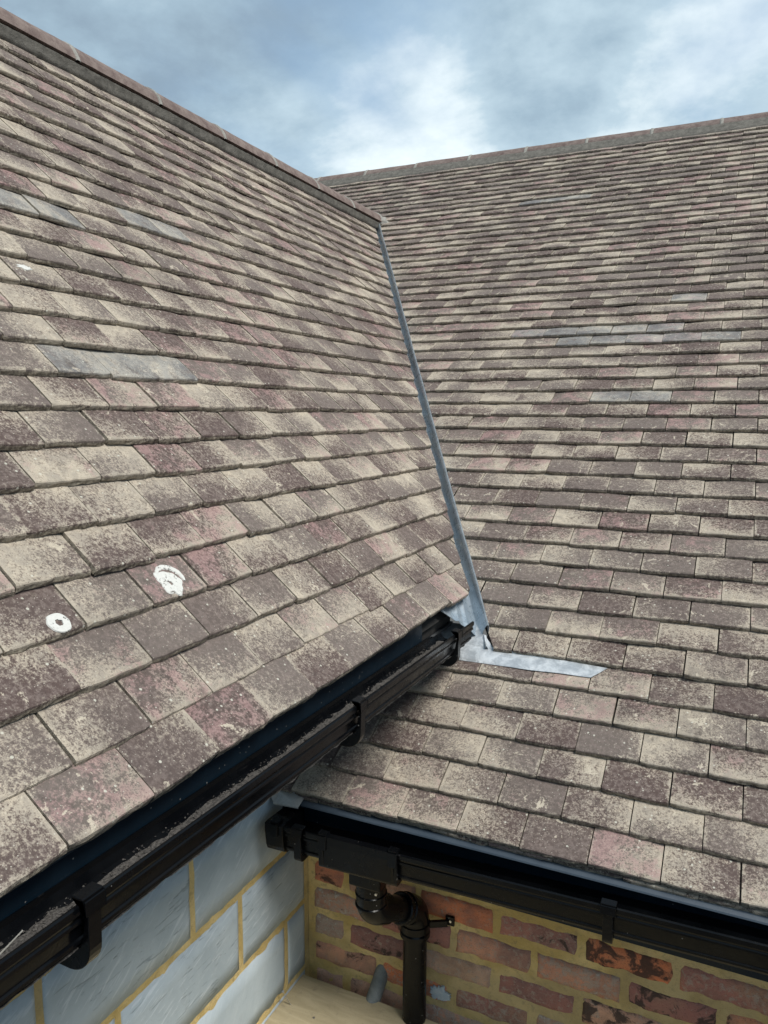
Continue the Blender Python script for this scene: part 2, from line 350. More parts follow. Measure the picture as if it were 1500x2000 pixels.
# ---------------------------------------------------------------- tile fields
def clipside(side, thr):
    """returns a function that clips a small tile (verts, faces, attrs) with the vertical plane of the valley"""
    n = VN*side
    def fn(vs, fs, at):
        d = [(v-V0).dot(n)-thr for v in vs]
        if min(d) >= 0: return vs, fs, at
        if max(d) <= 0: return None
        bm = bmesh.new(); l1 = bm.verts.layers.float_vector.new('a'); l2 = bm.verts.layers.float_vector.new('b')
        bv = []
        for v, (a, b) in zip(vs, at):
            q = bm.verts.new(v); q[l1] = a; q[l2] = b; bv.append(q)
        for f in fs:
            try: bm.faces.new([bv[i] for i in f])
            except ValueError: pass
        bmesh.ops.bisect_plane(bm, geom=bm.verts[:]+bm.edges[:]+bm.faces[:], plane_co=V0+n*thr, plane_no=n, clear_inner=True)
        if not bm.faces: bm.free(); return None
        # close the cut
        bmesh.ops.holes_fill(bm, edges=[e for e in bm.edges if e.is_boundary], sides=0)
        bm.verts.index_update()
        a0 = at[0][0]
        vs2 = [v.co.copy() for v in bm.verts]; at2 = [(a0, tuple(v[l2])) for v in bm.verts]; fs2 = [tuple(v.index for v in f.verts) for f in bm.faces]
        bm.free(); return vs2, fs2, at2
    return fn
BLUE = {'w': ((-.14, .34, 1.215, .037), (-.1, .16, 1.665, .03), (.45, .1, 1.74, .03), (.8, .1, 1.83, .03), (.9, .1, 1.53, .03), (-.03, .09, 1.45, .03)),
        'm': ((-.45, .46, 1.475, .055), (-1.15, .28, 2.53, .03), (-.1, .2, 1.65, .02), (-.3, .15, 1.15, .02))}
def make_tile(F, u0, s0, w, L, nu, hoff=0., th=.0145, seed=0, tilt=0., rough=1., lift=0.):
    """one cambered plain tile: u0 left edge, s0 nose; closed box with a rounded, chipped nose"""
    R = random.Random(seed)
    rnd = (R.random(), R.random(), R.random())
    pc = fr(F, u0+w/2, s0+.05, 0)
    if any(abs((pc.y if F is FW else pc.x)-a_)<b_ and abs(pc.z-c_)<d_ for a_, b_, c_, d_ in BLUE['w' if F is FW else 'm']) and R.random() < .8 and True: rnd = (1.2, rnd[1], rnd[2])
    slope = -.0165/.1
    cam_ = R.uniform(-.0004, .0016)*rough; yaw = R.gauss(0, .0045)*rough; roll = R.gauss(0, .0013)*rough; ds = R.gauss(0, .0015)*rough
    if R.random() < .04: hoff += .003; ds -= R.uniform(0, .004)
    gap = R.uniform(.0007, .0018) if R.random() < .75 else R.uniform(.0015, .0032)
    rows = [(0, -.0055, .0), (.0018, -.0020, .0), (.0055, -.0004, .03), (.012, 0, .12), (.05, 0, .5), (.1, 0, 1.), (L, 0, 1.5)]
    ns = -.0028 if F is FW else -.0015
    vs = []; at = []
    ph = R.uniform(0, 50)
    for ri, (s, dh, tv) in enumerate(rows):
        for i in range(nu+1):
            u = i/nu; uu = gap+(w-2*gap)*u
            chip = 0
            if ri < 2:
                chip = mnoise.noise(Vector((u0*40+i*1.7, s0*33, ph)))*.0022*rough
                if i in (0, nu): chip += R.uniform(0, .0035)*rough
            h = hoff+slope*s+dh+cam_*(1-(2*u-1)**2)+roll*(2*u-1)+lift*(1-s/L) + (-.0006 if i in (0, nu) else 0)
            h += mnoise.noise(Vector((u0*23+uu*30, s0*20+s*30, 3.)))*.0007
            vs.append(fr(F, u0+uu, s0+ds+s+chip+yaw*(uu-w/2)*3, h)); at.append((rnd, (u, tv, 0.)))
    n = nu+1; nr = len(rows); fs = []
    for r in range(nr-1):
        for i in range(nu): fs.append((r*n+i, r*n+i+1, (r+1)*n+i+1, (r+1)*n+i))
    # nose face: duplicated row so it can carry its own type, with a broken middle line
    b = len(vs)
    for k, (dh, so) in enumerate(((-.0055, 0.), (-.0095, ns*.6), (-th, ns))):
        for i in range(nu+1):
            u = i/nu; v = vs[i].copy()
            if k: v += F['N']*(dh+.0055)+F['S']*(so+mnoise.noise(Vector((u0*90+i*2.3, s0*50+k*7, ph)))*.0026*rough)
            if k == 2: v += F['N']*mnoise.noise(Vector((u0*70+i*3.1, s0*9, ph+5)))*.0018
            vs.append(v); at.append((rnd, (u, 0., 1.)))
    for k in range(2):
        for i in range(nu): fs.append((b+k*n+i+1, b+k*n+i, b+(k+1)*n+i, b+(k+1)*n+i+1))
    for i in range(nu): fs.append((i+1, i, b+i, b+i+1))
    # sides and underside
    c = len(vs)
    for r in range(nr):
        for i in (0, nu):
            vs.append(vs[r*n+i].copy()); at.append((rnd, (i/nu, rows[r][2], .85)))
            vs.append(vs[r*n+i]-F['N']*(th-.005 if r == 0 else th-.002 if r == 1 else th)); at.append((rnd, (i/nu, rows[r][2], 1.)))
    for r in range(nr-1):
        for sd_ in (0, 1):
            q = c+r*4+sd_*2; fs.append((q, q+4, q+5, q+1) if sd_ == 0 else (q+1, q+5, q+4, q))
        q = c+r*4; fs.append((q+1, q+5, q+7, q+3))
    q = c+(nr-1)*4; fs.append(((nr-1)*n+nu, (nr-1)*n, q+1, q+3))
    return vs, fs, at
def build_field(name, F, rows, parent, clip=None):
    """rows: list of (tile kwargs) ; one mesh"""
    V = []; FS = []; A = []; B = []
    for kw in rows:
        vs, fs, at = make_tile(F, **kw)
        if clip:
            r = clip(vs, fs, at)
            if r is None: continue
            vs, fs, at = r
        b = len(V); V += [tuple(v) for v in vs]; FS += [tuple(i+b for i in f) for f in fs]
        A += [x for a, _ in at for x in a]; B += [x for _, bb in at for x in bb]
    me = bpy.data.meshes.new(name); me.from_pydata(V, [], FS)
    a = me.attributes.new('rnd', 'FLOAT_VECTOR', 'POINT'); a.data.foreach_set('vector', A)
    a = me.attributes.new('uvt', 'FLOAT_VECTOR', 'POINT'); a.data.foreach_set('vector', B)
    return part(name, me, M_TILE, parent)

# ================================================================= MAIN ROOF
main = empty('tiled_roof', (0, 0, 0), 'right-hand tiled roof with weathered brown and grey plain tiles, rising behind the metal valley', 'roof')
wing = empty('tiled_roof', (WX, WY, WZ), 'left-hand tiled roof with brown plain tiles and white lichen spots, sloping down to the longer black gutter', 'roof')
rows_lo = []; rows_hi = []
for j in range(0, 56):
    off = .5 if j % 2 else 0.
    s0 = j*G1
    y = s0*math.cos(P1)
    k0 = int(-6.3 if j < 6 else (-(0.62+ (y-.55)*.62)/TW-3)); k1 = 15
    if j < 6:
        u = -1.045
        edges = [-1.045]+[(k+off)*TW for k in range(-7, k1+1) if (k+off)*TW > -1.045+.05]
    else:
        lo = -.55-(y-.5)*1.12
        edges = [(k+off)*TW for k in range(-40, k1+1) if (k+off)*TW > min(lo-.5, -.9)]
        if y > 3.4: edges = [(k+off)*TW for k in range(-40, k1+1)]
    lst = rows_lo if j < 6 else rows_hi
    for i in range(len(edges)-1):
        lst.append(dict(u0=edges[i], s0=s0, w=edges[i+1]-edges[i], L=.165 if j < 55 else .13, nu=10 if j < 9 else 6 if j < 24 else 3,
                        seed=j*977+int(round(edges[i]*1000))+5000, lift=.0035 if j == 0 else 0.))
# the short under-eaves course, half a tile out of step, peeping out below the first one
for k in range(-7, 15):
    a = max((k+.5)*TW, -1.045); b_ = (k+1.5)*TW
    if b_ < -1.0: continue
    rows_lo.append(dict(u0=a, s0=-.0045, w=b_-a, L=.16, nu=10, hoff=-.0155, th=.012, seed=k+300))
build_field('tile_courses', FM, rows_lo+[], main)
build_field('tile_courses', FM, [r for r in rows_hi if r['s0']*math.cos(P1) < 3.4 or True], main,
            clip=lambda v, f, a: (v, f, a) if min(p.y for p in v) > 3.72 else clipside(1, .0135)(v, f, a))
def sheet(name, pts, mat, parent, th=0):
    mb = MB(); mb.add(pts, [tuple(range(len(pts)))]); return part(name, mb.mesh(name), mat, parent)
# deck under the tiles: right of the valley, full width above it
YR, ZR = 4.76, 3.245
dk_ = MB(); s_ap = 56.4*G1
zv = 2.42; ve = V0+VD*((zv-WZ)/VD.z)
p0 = fr(FM, -1.045, .012, -.050); p1 = fr(FM, 2.5, .012, -.050); p2 = fr(FM, 2.5, s_ap, -.045); p3 = fr(FM, -6.2, s_ap, -.045); p4 = fr(FM, -6.2, 3.80/math.cos(P1), -.045); p5 = fr(FM, ve.x-.1, 3.70/math.cos(P1), -.045); p6 = fr(FM, -.60, .56/math.cos(P1), -.05); p7 = fr(FM, -1.045, .56/math.cos(P1), -.05)
dk_.add([p0, p1, p2, p3, p4, p5, p6, p7], [(0, 1, 6, 7), (1, 2, 5, 6), (2, 3, 4, 5)])
part('roof_deck', dk_.mesh('roof_deck'), M_FELT, main)
# far slope of the main roof, falling away behind the ridge
def back_slope(name, top_a, top_b, drop, mat, parent, gauge=.1, n=30):
    mb = MB(); d = Vector(drop); nn = (Vector(top_b)-Vector(top_a)).cross(d).normalized(); nn = nn if nn.z > 0 else -nn; dl = d.normalized()
    for i in range(n):
        a = Vector(top_a)+dl*(i*gauge); b = Vector(top_b)+dl*(i*gauge); e = dl*(gauge+.002)
        mb.add([a, b, b+e+nn*.014, a+e+nn*.014, a+e, b+e], [(0, 1, 2, 3), (3, 2, 5, 4)])
    me = mb.mesh(name)
    a = me.attributes.new('rnd', 'FLOAT_VECTOR', 'POINT'); a.data.foreach_set('vector', [random.random() for _ in range(3*len(me.vertices))])
    a = me.attributes.new('uvt', 'FLOAT_VECTOR', 'POINT'); a.data.foreach_set('vector', [.5]*3*len(me.vertices))
    return part(name, me, mat, parent)
back_slope('far_slope', (-6.2, YR, 3.16), (2.5, YR, 3.16), (0, .8, -.54), M_TILE, main)

# ---- ridge tiles + bedding
def ridge(parent, axis, const, zc, R, a, b, pitch, anchor, half=1.32, bottom=None):
    """axis 'x': runs along x at y=const ; axis 'y': along y at x=const. camera side is -y / +x."""
    def P3(t_, ang, r, wob=0):
        c, s = math.sin(ang)*r, math.cos(ang)*r
        return Vector((t_, const-c, zc+s)) if axis == 'x' else Vector((const+c, t_, zc+s))
    k = math.floor((a-anchor)/pitch); NS = 14; idx = 0
    while anchor+k*pitch < b:
        t0 = max(anchor+k*pitch, a); t1 = min(anchor+(k+1)*pitch, b); k += 1
        if t1-t0 < .03: continue
        R_ = random.Random(k*31+int(const*100)); dz = R_.uniform(-.002, .002)
        dz2 = dz+R_.uniform(-.003, .003)
        vs = []; nt = 8
        tt = [t0+.006+(t1-t0-.024)*i/nt for i in range(nt+1)]
        for i, tq in enumerate(tt):
            for rr in (R, R-.016):
                for q in range(NS+1):
                    ang = -half+2*half*q/NS
                    wob = mnoise.noise(Vector((tq*9, ang*3, const)))*.0018
                    v = P3(tq, ang, rr+wob); v.z += dz+(dz2-dz)*i/nt; vs.append(v)
        n = 2*(NS+1); fs = []
        for i in range(nt):
            for q in range(NS):
                o_ = i*n+q; fs.append((o_, o_+1, o_+1+n, o_+n)); o2 = o_+NS+1; fs.append((o2+1, o2, o2+n, o2+1+n))
            for q in (0, NS):
                o_ = i*n+q; fs.append((o_, o_+n, o_+n+NS+1, o_+NS+1))
        for i in (0, nt):
            for q in range(NS):
                o_ = i*n+q; fs.append((o_, o_+1, o_+NS+2, o_+NS+1))
        ob = part('ridge_tile', mesh_of('ridge_tile', vs, fs), M_RIDGE, parent); autosmooth(ob, 40)
        # mortar struck in the joint
        if t1 < b-.02:
            vs = []; 
            for i, tq in enumerate((t1-.022, t1-.017, t1-.003, t1+.010)):
                for q in range(NS+1):
                    ang = -half*1.02+2*half*1.02*q/NS
                    v = P3(tq, ang, R+(.0045 if i in (1, 2) else -.004)+mnoise.noise(Vector((tq*60, ang*6, 2)))*.0022); v.z += dz2; vs.append(v)
            fs = [(i*(NS+1)+q, i*(NS+1)+q+1, (i+1)*(NS+1)+q+1, (i+1)*(NS+1)+q) for i in range(3) for q in range(NS)]
            ob2 = part('joint_mortar', mesh_of('joint_mortar', vs, fs), M_JOINT, ob); autosmooth(ob2, 60)
def bedding(parent, F, u_a, u_b, s_lo, s_hi, h_lo, h_hi, n=260):
    """lumpy mortar fillet from just above the last course up under the ridge tile"""
    vs = []
    prof = [(0, 0.), (.04, .25), (.35, .45), (.75, .8), (1., 1.)]
    for i in range(n+1):
        u = u_a+(u_b-u_a)*i/n
        w0 = mnoise.noise(Vector((u*7, 1, 5)))*.008
        for f_, hh in prof:
            s = s_lo+(s_hi-s_lo)*f_+(w0 if f_ < .1 else 0)
            vs.append(fr(F, u, s, h_lo+hh*h_hi+mnoise.noise(Vector((u*26, f_*5, 9)))*.004))
    m_ = len(prof)
    fs = [(i*m_+k, (i+1)*m_+k, (i+1)*m_+k+1, i*m_+k+1) for i in range(n) for k in range(m_-1)]
    ob = part('mortar_bedding', mesh_of('mortar_bedding', vs, fs, True), M_MORT, parent); return ob
ridge(main, 'x', YR, ZR-.125, .125, -6.2, 2.5, .488, -.146)
bedding(main, FM, -6.2, 2.5, 55.5*G1, 56.6*G1, -.014, .030)
XW, ZW = -2.545, 2.578

# ================================================================= WING ROOF
rows = []
for j in range(0, 26):
    off = .5 if j % 2 else 0.
    s0 = j*G2
    yv = (WZ+s0*math.sin(P2))/T1-WY          # where the valley crosses this course (frame u)
    for k in range(-13, int(yv/TW)+4):
        a = (k+off)*TW
        rows.append(dict(u0=a, s0=s0, w=TW, L=.165, nu=10 if j < 12 else 6, seed=j*577+k*13+90000, hoff=.008 if j == 0 else 0., th=.024 if j == 0 else .0145,
                         lift=.006 if j == 0 else 0.))
cuts = random.Random(3)
build_field('tile_courses', FW, rows, wing, clip=clipside(-1, .025))
mb = MB(); YE = 2.6
vv = lambda z: V0+VD*((z-WZ)/VD.z)-VN*.05
hh = -.045
q0 = Vector((WX-.03, -YE, WZ-.055)); top = fr(FW, 0, 27.2*G2, hh)
v_lo = vv(.42); v_hi = vv(top.z)
mb.add([q0, (q0.x, v_lo.y, q0.z), (top.x, v_hi.y, top.z-.03), (top.x, -YE, top.z-.03)], [(0, 1, 2, 3)])
part('roof_deck', mb.mesh('roof_deck'), M_FELT, wing)
def wing_ridge():
    ridge(wing, 'y', XW, ZW-.118, .118, -YE, 3.80, .492, .745)
    bedding(wing, FW, -YE-WY, 3.74-WY, 25.80*G2, 26.10*G2, -.012, .040)
    # far slope of the wing, in the lee of the ridge
    back_slope('far_slope', (XW, -YE, 2.50), (XW, 3.7, 2.50), (-.664, 0, -.748), M_TILE, wing, n=28)
    # mortar plug where the ridge runs into the main roof
    me = bpy.data.meshes.new('mortar_plug'); bm = bmesh.new(); bmesh.ops.create_icosphere(bm, subdivisions=4, radius=1)
    for v in bm.verts:
        n_ = mnoise.noise(v.co*2.5)*.22; v.co = Vector((v.co.x*.105, v.co.y*.075, v.co.z*.075))*(1+n_)+Vector((XW+.045, 3.70, 2.475))
    bm.to_mesh(me); bm.free(); me.polygons.foreach_set('use_smooth', [True]*len(me.polygons)); part('mortar_plug', me, M_JOINT, wing)
wing_ridge()
# white lichen marks on the wing tiles, thin crusts lying on the tile faces
def crust(u, s, fn_r, n=34, label=None, inner=None, sq=1.):
    j = int(s/G2); v = s-j*G2; h = -.165*v+.0016+.0006
    vs = []; rings = [(.0 if inner is None else None), ]
    R0 = [inner(2*math.pi*k/n) if inner else .0005 for k in range(n)]; R1 = [fn_r(2*math.pi*k/n) for k in range(n)]
    for rr, hh_ in ((R0, -.0015), (R0, .0009), ([a*.5+b*.5 for a, b in zip(R0, R1)], .0011), ([a*.08+b*.92 for a, b in zip(R0, R1)], .0008), (R1, -.0015)):
        for k in range(n):
            a = 2*math.pi*k/n; du, ds = math.cos(a)*rr[k], math.sin(a)*rr[k]*sq
            vs.append(fr(FW, u+du, s+ds, h-.165*ds+hh_))
    fs = [(r*n+k, r*n+(k+1) % n, (r+1)*n+(k+1) % n, (r+1)*n+k) for r in range(4) for k in range(n)]
    o = part('lichen_patch', mesh_of('lichen_patch', vs, fs), M_PAINT, wing)
    if label: o['label'] = label
    return o
wob = lambda sc, amp, sd_: (lambda a: sc*(1+amp*mnoise.noise(Vector((math.cos(a)*1.7, math.sin(a)*1.7, sd_)))))
u1, s1 = -0.844-WY, 3.22*G2
crust(u1, s1, wob(.0215, .12, 1), inner=wob(.0068, .3, 2), label='neat white ring of lichen')
u2, s2 = -0.553-WY, 3.42*G2
crust(u2-.004, s2-.008, wob(.032, .55, 5), inner=wob(.005, .8, 8), label='blotchy white lichen patch')
# crescent above the blotch
def crescent(u, s, r, w, a0, a1):
    j = int(s/G2); vs = []; n = 22
    for i in range(n+1):
        a = a0+(a1-a0)*i/n; ww = w*math.sin(math.pi*(i+.6)/(n+1.2))**.5*(1+.4*mnoise.noise(Vector((i*.6, 1, 1))))
        for rr, hh_ in ((r-ww, -.0012), (r-ww*.7, .0010), (r+ww*.7, .0010), (r+ww, -.0012)):
            ds = math.sin(a)*rr; v = s+ds-j*G2
            vs.append(fr(FW, u+math.cos(a)*rr, s+ds, -.165*v+.0022+hh_))
    fs = [(i*4+k, i*4+k+1, i*4+4+k+1, i*4+4+k) for i in range(n) for k in range(3)]
    o = part('lichen_patch', mesh_of('lichen_patch', vs, fs), M_PAINT, wing); o['label'] = 'white crescent of lichen'
crescent(u2+.008, s2+.004, .031, .0075, -.5, 2.5)
u3, s3 = -.335-WY, 12.62*G2
crust(u3, s3, wob(.021, .9, 12), sq=.45, label='white splash on a dark tile')

# ================================================================= VALLEY TROUGH
def valley_at(l): return V0+VD*l
a1 = T1*VN.y*math.cos(math.asin(VD.z)); a2 = T2*VN.x*math.cos(math.asin(VD.z))
def trough():
    prof = [(-.165, .165*a2-.034), (-.135, .135*a2-.034), (-.10, .10*a2-.036), (-.090, .09*a2-.028), (-.082, .082*a2-.036), (-.064, .064*a2-.036), (-.056, .056*a2-.028), (-.048, .048*a2-.035),
            (-.036, -.012), (-.026, -.024), (-.014, -.026), (-.006, -.014), (-.001, .008), (.002, .020), (.006, .0245), (.010, .022), (.012, .010), (.013, -.010), (.03, -.016), (.10, .10*a1-.034)]
    l0 = (.372-WZ)/VD.z; l1 = (2.44-WZ)/VD.z; n = 60; vs = []
    for i in range(n+1):
        l = l0+(l1-l0)*i/n
        for k, (c, h) in enumerate(prof):
            w = mnoise.noise(Vector((l*3.0, 1.5, 0)))*.0028+mnoise.noise(Vector((l*9, c*12, 4)))*.0009
            ll = l
            if i == 0: ll = l+(.05 if c > .016 else 0)
            vs.append(valley_at(ll)+VN*(c+w)+VUP*(h+abs(w)*.3))
    m_ = len(prof)
    fs = [(i*m_+k, i*m_+k+1, (i+1)*m_+k+1, (i+1)*m_+k) for i in range(n) for k in range(m_-1)]
    me = mesh_of('valley_trough', vs, fs); ob = link('valley_trough', me, M_TROUGH)
    bm = bmesh.new(); bm.from_mesh(me); bmesh.ops.solidify(bm, geom=bm.faces[:], thickness=.0016); bm.to_mesh(me); bm.free()
    autosmooth(ob, 50); return ob
tr = trough(); tag(tr, 'long blue-grey metal valley trough with a raised rib running up between the two tiled roofs', 'valley trough')
# crumbs of cut tile and mortar lodged along the trough
mb = MB(); R_ = random.Random(11)
for i in range(150):
    l = R_.uniform(.05, 3.2); side = R_.choice((-1, -1, -1, -1, 1)); c = -.026+R_.uniform(-.004, .004) if side < 0 else .021+R_.uniform(-.002, .006)
    r = R_.uniform(.0012, .0038)*(1 if R_.random() < .85 else 1.8)
    p = valley_at(l)+VN*c+VUP*(-.014 if side < 0 else .004)
    a, b, c_ = [Vector((R_.uniform(-1, 1), R_.uniform(-1, 1), R_.uniform(-1, 1))).normalized()*r for _ in range(3)]
    mb.add([p+a, p+b, p+c_, p-a*.8, p-b, p-c_*.7], [(0, 1, 2), (0, 2, 4), (0, 4, 5), (0, 5, 1), (3, 1, 5), (3, 5, 4), (3, 4, 2), (3, 2, 1)])
o = link('tile_crumbs', mb.mesh('tile_crumbs'), M_JOINT); tag(o, 'pale crumbs of cut tile lodged along both edges of the metal valley', 'debris', kind='stuff')

# ================================================================= LEAD APRON + EAVES FLASHING
def apron():
    rows_ = [(.5435, -.0040), (.5455, -.0030), (.57, -.0085), (.592, -.0120), (.61, -.0150), (.66, -.021), (.70, -.026)]
    n = 60; vs = []
    for s, h in rows_:
        xr = -.246+(s-.5435)*.78 if s < .6 else -.202
        if s > .60: xr = -.56 + (s-.61)*-.9
        for i in range(n+1):
            x = -1.04+(xr+1.04)*i/n
            w = mnoise.noise(Vector((x*9, s*12, 3)))*.0018
            hump = .010*math.exp(-((x+.60)/.05)**2)*max(0, (s-.55)/.1) if s > .55 else 0
            vs.append(fr(FM, x, s+(mnoise.noise(Vector((x*8, 2, 2)))*.004+.006*math.sin((x+.25)*4) if s < .55 else 0), h+w+hump))
    fs = [(r*(n+1)+i, r*(n+1)+i+1, (r+1)*(n+1)+i+1, (r+1)*(n+1)+i) for r in range(len(rows_)-1) for i in range(n)]
    me = mesh_of('lead_flashing', vs, fs); bm = bmesh.new(); bm.from_mesh(me); bmesh.ops.solidify(bm, geom=bm.faces[:], thickness=.0018); bm.to_mesh(me); bm.free()
    ob = link('lead_flashing', me, M_LEAD); autosmooth(ob, 50); return ob
tag(apron(), 'bright grey lead apron lying across the tiles below the foot of the valley', 'lead flashing')
# small dressed lead end standing beside the trough mouth
mb = MB()
pts = []
for i in range(7):
    f_ = i/6
    for k in range(5):
        g = k/4; x = -.585+.012*g-.02*f_; s = .602+.05*f_
        pts.append(fr(FM, x, s, -.012+.014*math.sin(g*math.pi)*(1-.5*f_)+mnoise.noise(Vector((i*.9, k*.8, 2)))*.003))
mb.add(pts, [(i*5+k, i*5+k+1, i*5+6+k, i*5+5+k) for i in range(6) for k in range(4)])
me = mb.mesh('lead_dressing'); bm = bmesh.new(); bm.from_mesh(me); bmesh.ops.solidify(bm, geom=bm.faces[:], thickness=.0018); bm.to_mesh(me); bm.free()
o = link('lead_dressing', me, M_LEAD); autosmooth(o, 60); tag(o, 'small crumpled lead fold beside the open lower end of the valley trough', 'lead fold')
# galvanised soaker under the corner tile
mb = MB(); A_, B_, C_, D_, E_ = (-1.031, 0.004, -0.012), (-0.952, 0.002, -0.021), (-0.951, -0.026, -0.03), (-1.031, -0.028, -0.033), (-1.048, -0.017, -0.019)
up = lambda p, dy, dz: (p[0], p[1]+dy, p[2]+dz)
mb.add([A_, B_, C_, D_], [(0, 1, 2, 3)]); mb.add([A_, D_, E_], [(0, 1, 2)]); mb.add([A_, B_, up(B_, .05, .020), up(A_, .05, .020)], [(0, 1, 2, 3)])
mb.add([C_, D_, up(D_, .001, -.003), up(C_, .001, -.003)], [(0, 1, 2, 3)])
me = mb.mesh('metal_soaker'); bm = bmesh.new(); bm.from_mesh(me); bmesh.ops.solidify(bm, geom=bm.faces[:], thickness=.0012); bm.to_mesh(me); bm.free()
o = link('metal_soaker', me, M_ZINC); tag(o, 'small folded silver metal flashing poking out under the corner tile above the short gutter end', 'metal flashing')

# ================================================================= WALLS
def masonry(name, F, rects, mat, parent, depth, jit, bev, mort_mat, back, mort_depth=.006, nseg=6):
    V = []; FS = []; A = []
    for (u0, u1_, z0, z1, seed, rnd) in rects:
        R = random.Random(seed); rnd = rnd or (R.random(), R.random(), R.random())
        nu = max(2, int((u1_-u0)/.011)) if nseg else 2; nz = 4 if nseg else 2
        b = len(V); off = R.uniform(-jit, jit)
        for iz in range(nz+1):
            for iu in range(nu+1):
                u = u0+(u1_-u0)*iu/nu; z = z0+(z1-z0)*iz/nz
                ed = (iu in (0, nu)) or (iz in (0, nz))
                du = dz = 0
                if ed:
                    n_ = mnoise.noise(Vector((u*45, z*45, seed*.37)))*bev*1.2
                    if iu in (0, nu): du = n_*(1 if iu == 0 else -1)+(bev*.5 if iu == 0 else -bev*.5)
                    if iz in (0, nz): dz = n_*(1 if iz == 0 else -1)+(bev*.4 if iz == 0 else -bev*.4)
                h = off+(-bev if ed else 0)+mnoise.noise(Vector((u*30, z*30, seed*.1)))*bev*.35
                V.append(F(u+du, z+dz, h)); A += rnd
        n = nu+1
        for iz in range(nz):
            for iu in range(nu): FS.append((b+iz*n+iu, b+iz*n+iu+1, b+(iz+1)*n+iu+1, b+(iz+1)*n+iu))
        # returns into the wall
        ringi = [iu for iu in range(nu+1)]+[iz*n+nu for iz in range(1, nz+1)]+[nz*n+iu for iu in range(nu-1, -1, -1)]+[iz*n for iz in range(nz-1, 0, -1)]
        c = len(V)
        for i in ringi:
            iz, iu = divmod(i, n); v = V[b+i]; p = F(u0+(u1_-u0)*iu/nu, z0+(z1-z0)*iz/nz, -depth); V.append(p); A += rnd
        m_ = len(ringi)
        for k in range(m_): FS.append((b+ringi[k], c+k, c+(k+1) % m_, b+ringi[(k+1) % m_]))
    me = bpy.data.meshes.new(name); me.from_pydata([tuple(v) for v in V], [], FS)
    a = me.attributes.new('rnd', 'FLOAT_VECTOR', 'POINT'); a.data.foreach_set('vector', A)
    bm = bmesh.new(); bm.from_mesh(me); bmesh.ops.recalc_face_normals(bm, faces=bm.faces); bm.to_mesh(me); bm.free()
    me.polygons.foreach_set('use_smooth', [True]*len(me.polygons))
    return part(name, me, mat, parent)
def mortar_sheet(F, u0, u1_, z0, z1, mat, parent, h, step=.02, amp=.002):
    nu = int((u1_-u0)/step); nz = int((z1-z0)/step); vs = []
    for i in range(nz+1):
        for k in range(nu+1):
            u = u0+(u1_-u0)*k/nu; z = z0+(z1-z0)*i/nz; vs.append(F(u, z, h+mnoise.noise(Vector((u*16, z*16, 2)))*amp))
    fs = [(i*(nu+1)+k, i*(nu+1)+k+1, (i+1)*(nu+1)+k+1, (i+1)*(nu+1)+k) for i in range(nz) for k in range(nu)]
    return part('mortar', mesh_of('mortar', vs, fs, True), mat, parent)
YWALL = .185; XWALL = -1.05; ZG = -2.45
bw = empty('brick_wall', (0, YWALL, ZG), 'old red brick wall with thick mustard mortar under the right-hand gutter', 'brick wall')
FB = lambda u, z, h: Vector((u, YWALL-h, z))
rects = []; cz = .09; jm = .0155
special = {(-1, 4): (.985, .10, .95)}
for r in range(-1, 25):
    ztop = -.23-r*cz if r >= 0 else -.14
    ztop = -.14-(r+1)*cz
    if ztop < ZG: break
    off = -.437 if (r % 2 == 1) else -.326     # head-joint positions measured on two rows
    k = -6
    R = random.Random(r*7+1)
    for k in range(-6, 14):
        a = off+k*.2375+jm/2; b = off+(k+1)*.2375-jm/2
        if b < XWALL+.03: continue
        a = max(a, XWALL+.022)
        if b-a < .03: continue
        rnd = None; seed = r*101+k+500
        cxm = (a+b)/2
        if abs(ztop+.32) < .02 and abs(cxm+.075) < .1: rnd = (1.0, .12, .98)
        rects.append((a, b, ztop-cz+jm, ztop, seed, rnd))
masonry('brickwork', FB, rects, M_BRICK, bw, .03, .002, .0040, None, None)
mortar_sheet(FB, XWALL+.001, 2.5, ZG, -.03, M_YMORT, bw, -.0035, .015, .0022)
def blob(name, cu, cz_, ru, rz_, mat, parent, seed, label=None):
    n = 72; vs = []
    for rr, hh_ in ((.0, .0042), (.6, .0042), (.94, .0035), (1., -.001)):
        for k in range(n):
            a = 2*math.pi*k/n; w = 1+.45*mnoise.noise(Vector((math.cos(a)*1.6, math.sin(a)*1.6, seed)))+.35*mnoise.noise(Vector((math.cos(a)*6, math.sin(a)*6, seed)))
            vs.append(Vector((cu+math.cos(a)*ru*rr*w, YWALL-hh_-.0005, cz_+math.sin(a)*rz_*rr*w)))
    o = part(name, mesh_of(name, vs, [(r*n+k, r*n+(k+1) % n, (r+1)*n+(k+1) % n, (r+1)*n+k) for r in range(3) for k in range(n)]), mat, parent)
    if label: o['label'] = label
blob('paint_patch', -.603, -.632, .029, .025, M_BPAINT, bw, 4, 'flaking pale blue paint patch on a brick')
kw = empty('block_wall', (XWALL, 0, ZG), 'smooth blue-grey block wall with mustard mortar under the left-hand gutter', 'block wall')
FK = lambda u, z, h: Vector((XWALL+h, u, z))
rects = []; bj = .017; off0 = [-.36, -.165, .06, -.14]
for r in range(-3, 11):
    zt = -.235-r*.225; z0 = zt-.225
    of = off0[(r+1) % 4] if r > -2 else -.25
    if z0 < ZG: break
    for k in range(-7, 6):
        a = of+k*.45+bj/2; b = of+(k+1)*.45-bj/2
        lim = YWALL-.016 if zt < -.05 else .75
        b = min(b, lim)
        if a < -YE: a = max(a, -YE)
        if b-a < .02: continue
        rects.append((a, b, z0+bj/2, zt-bj/2, r*37+k+900, None))
masonry('blockwork', FK, rects, M_BLOCK, kw, .03, .0004, .0026, None, None)
mortar_sheet(FK, -YE, .75, ZG, .44, M_YMORT, kw, -.0030, .015, .0009)
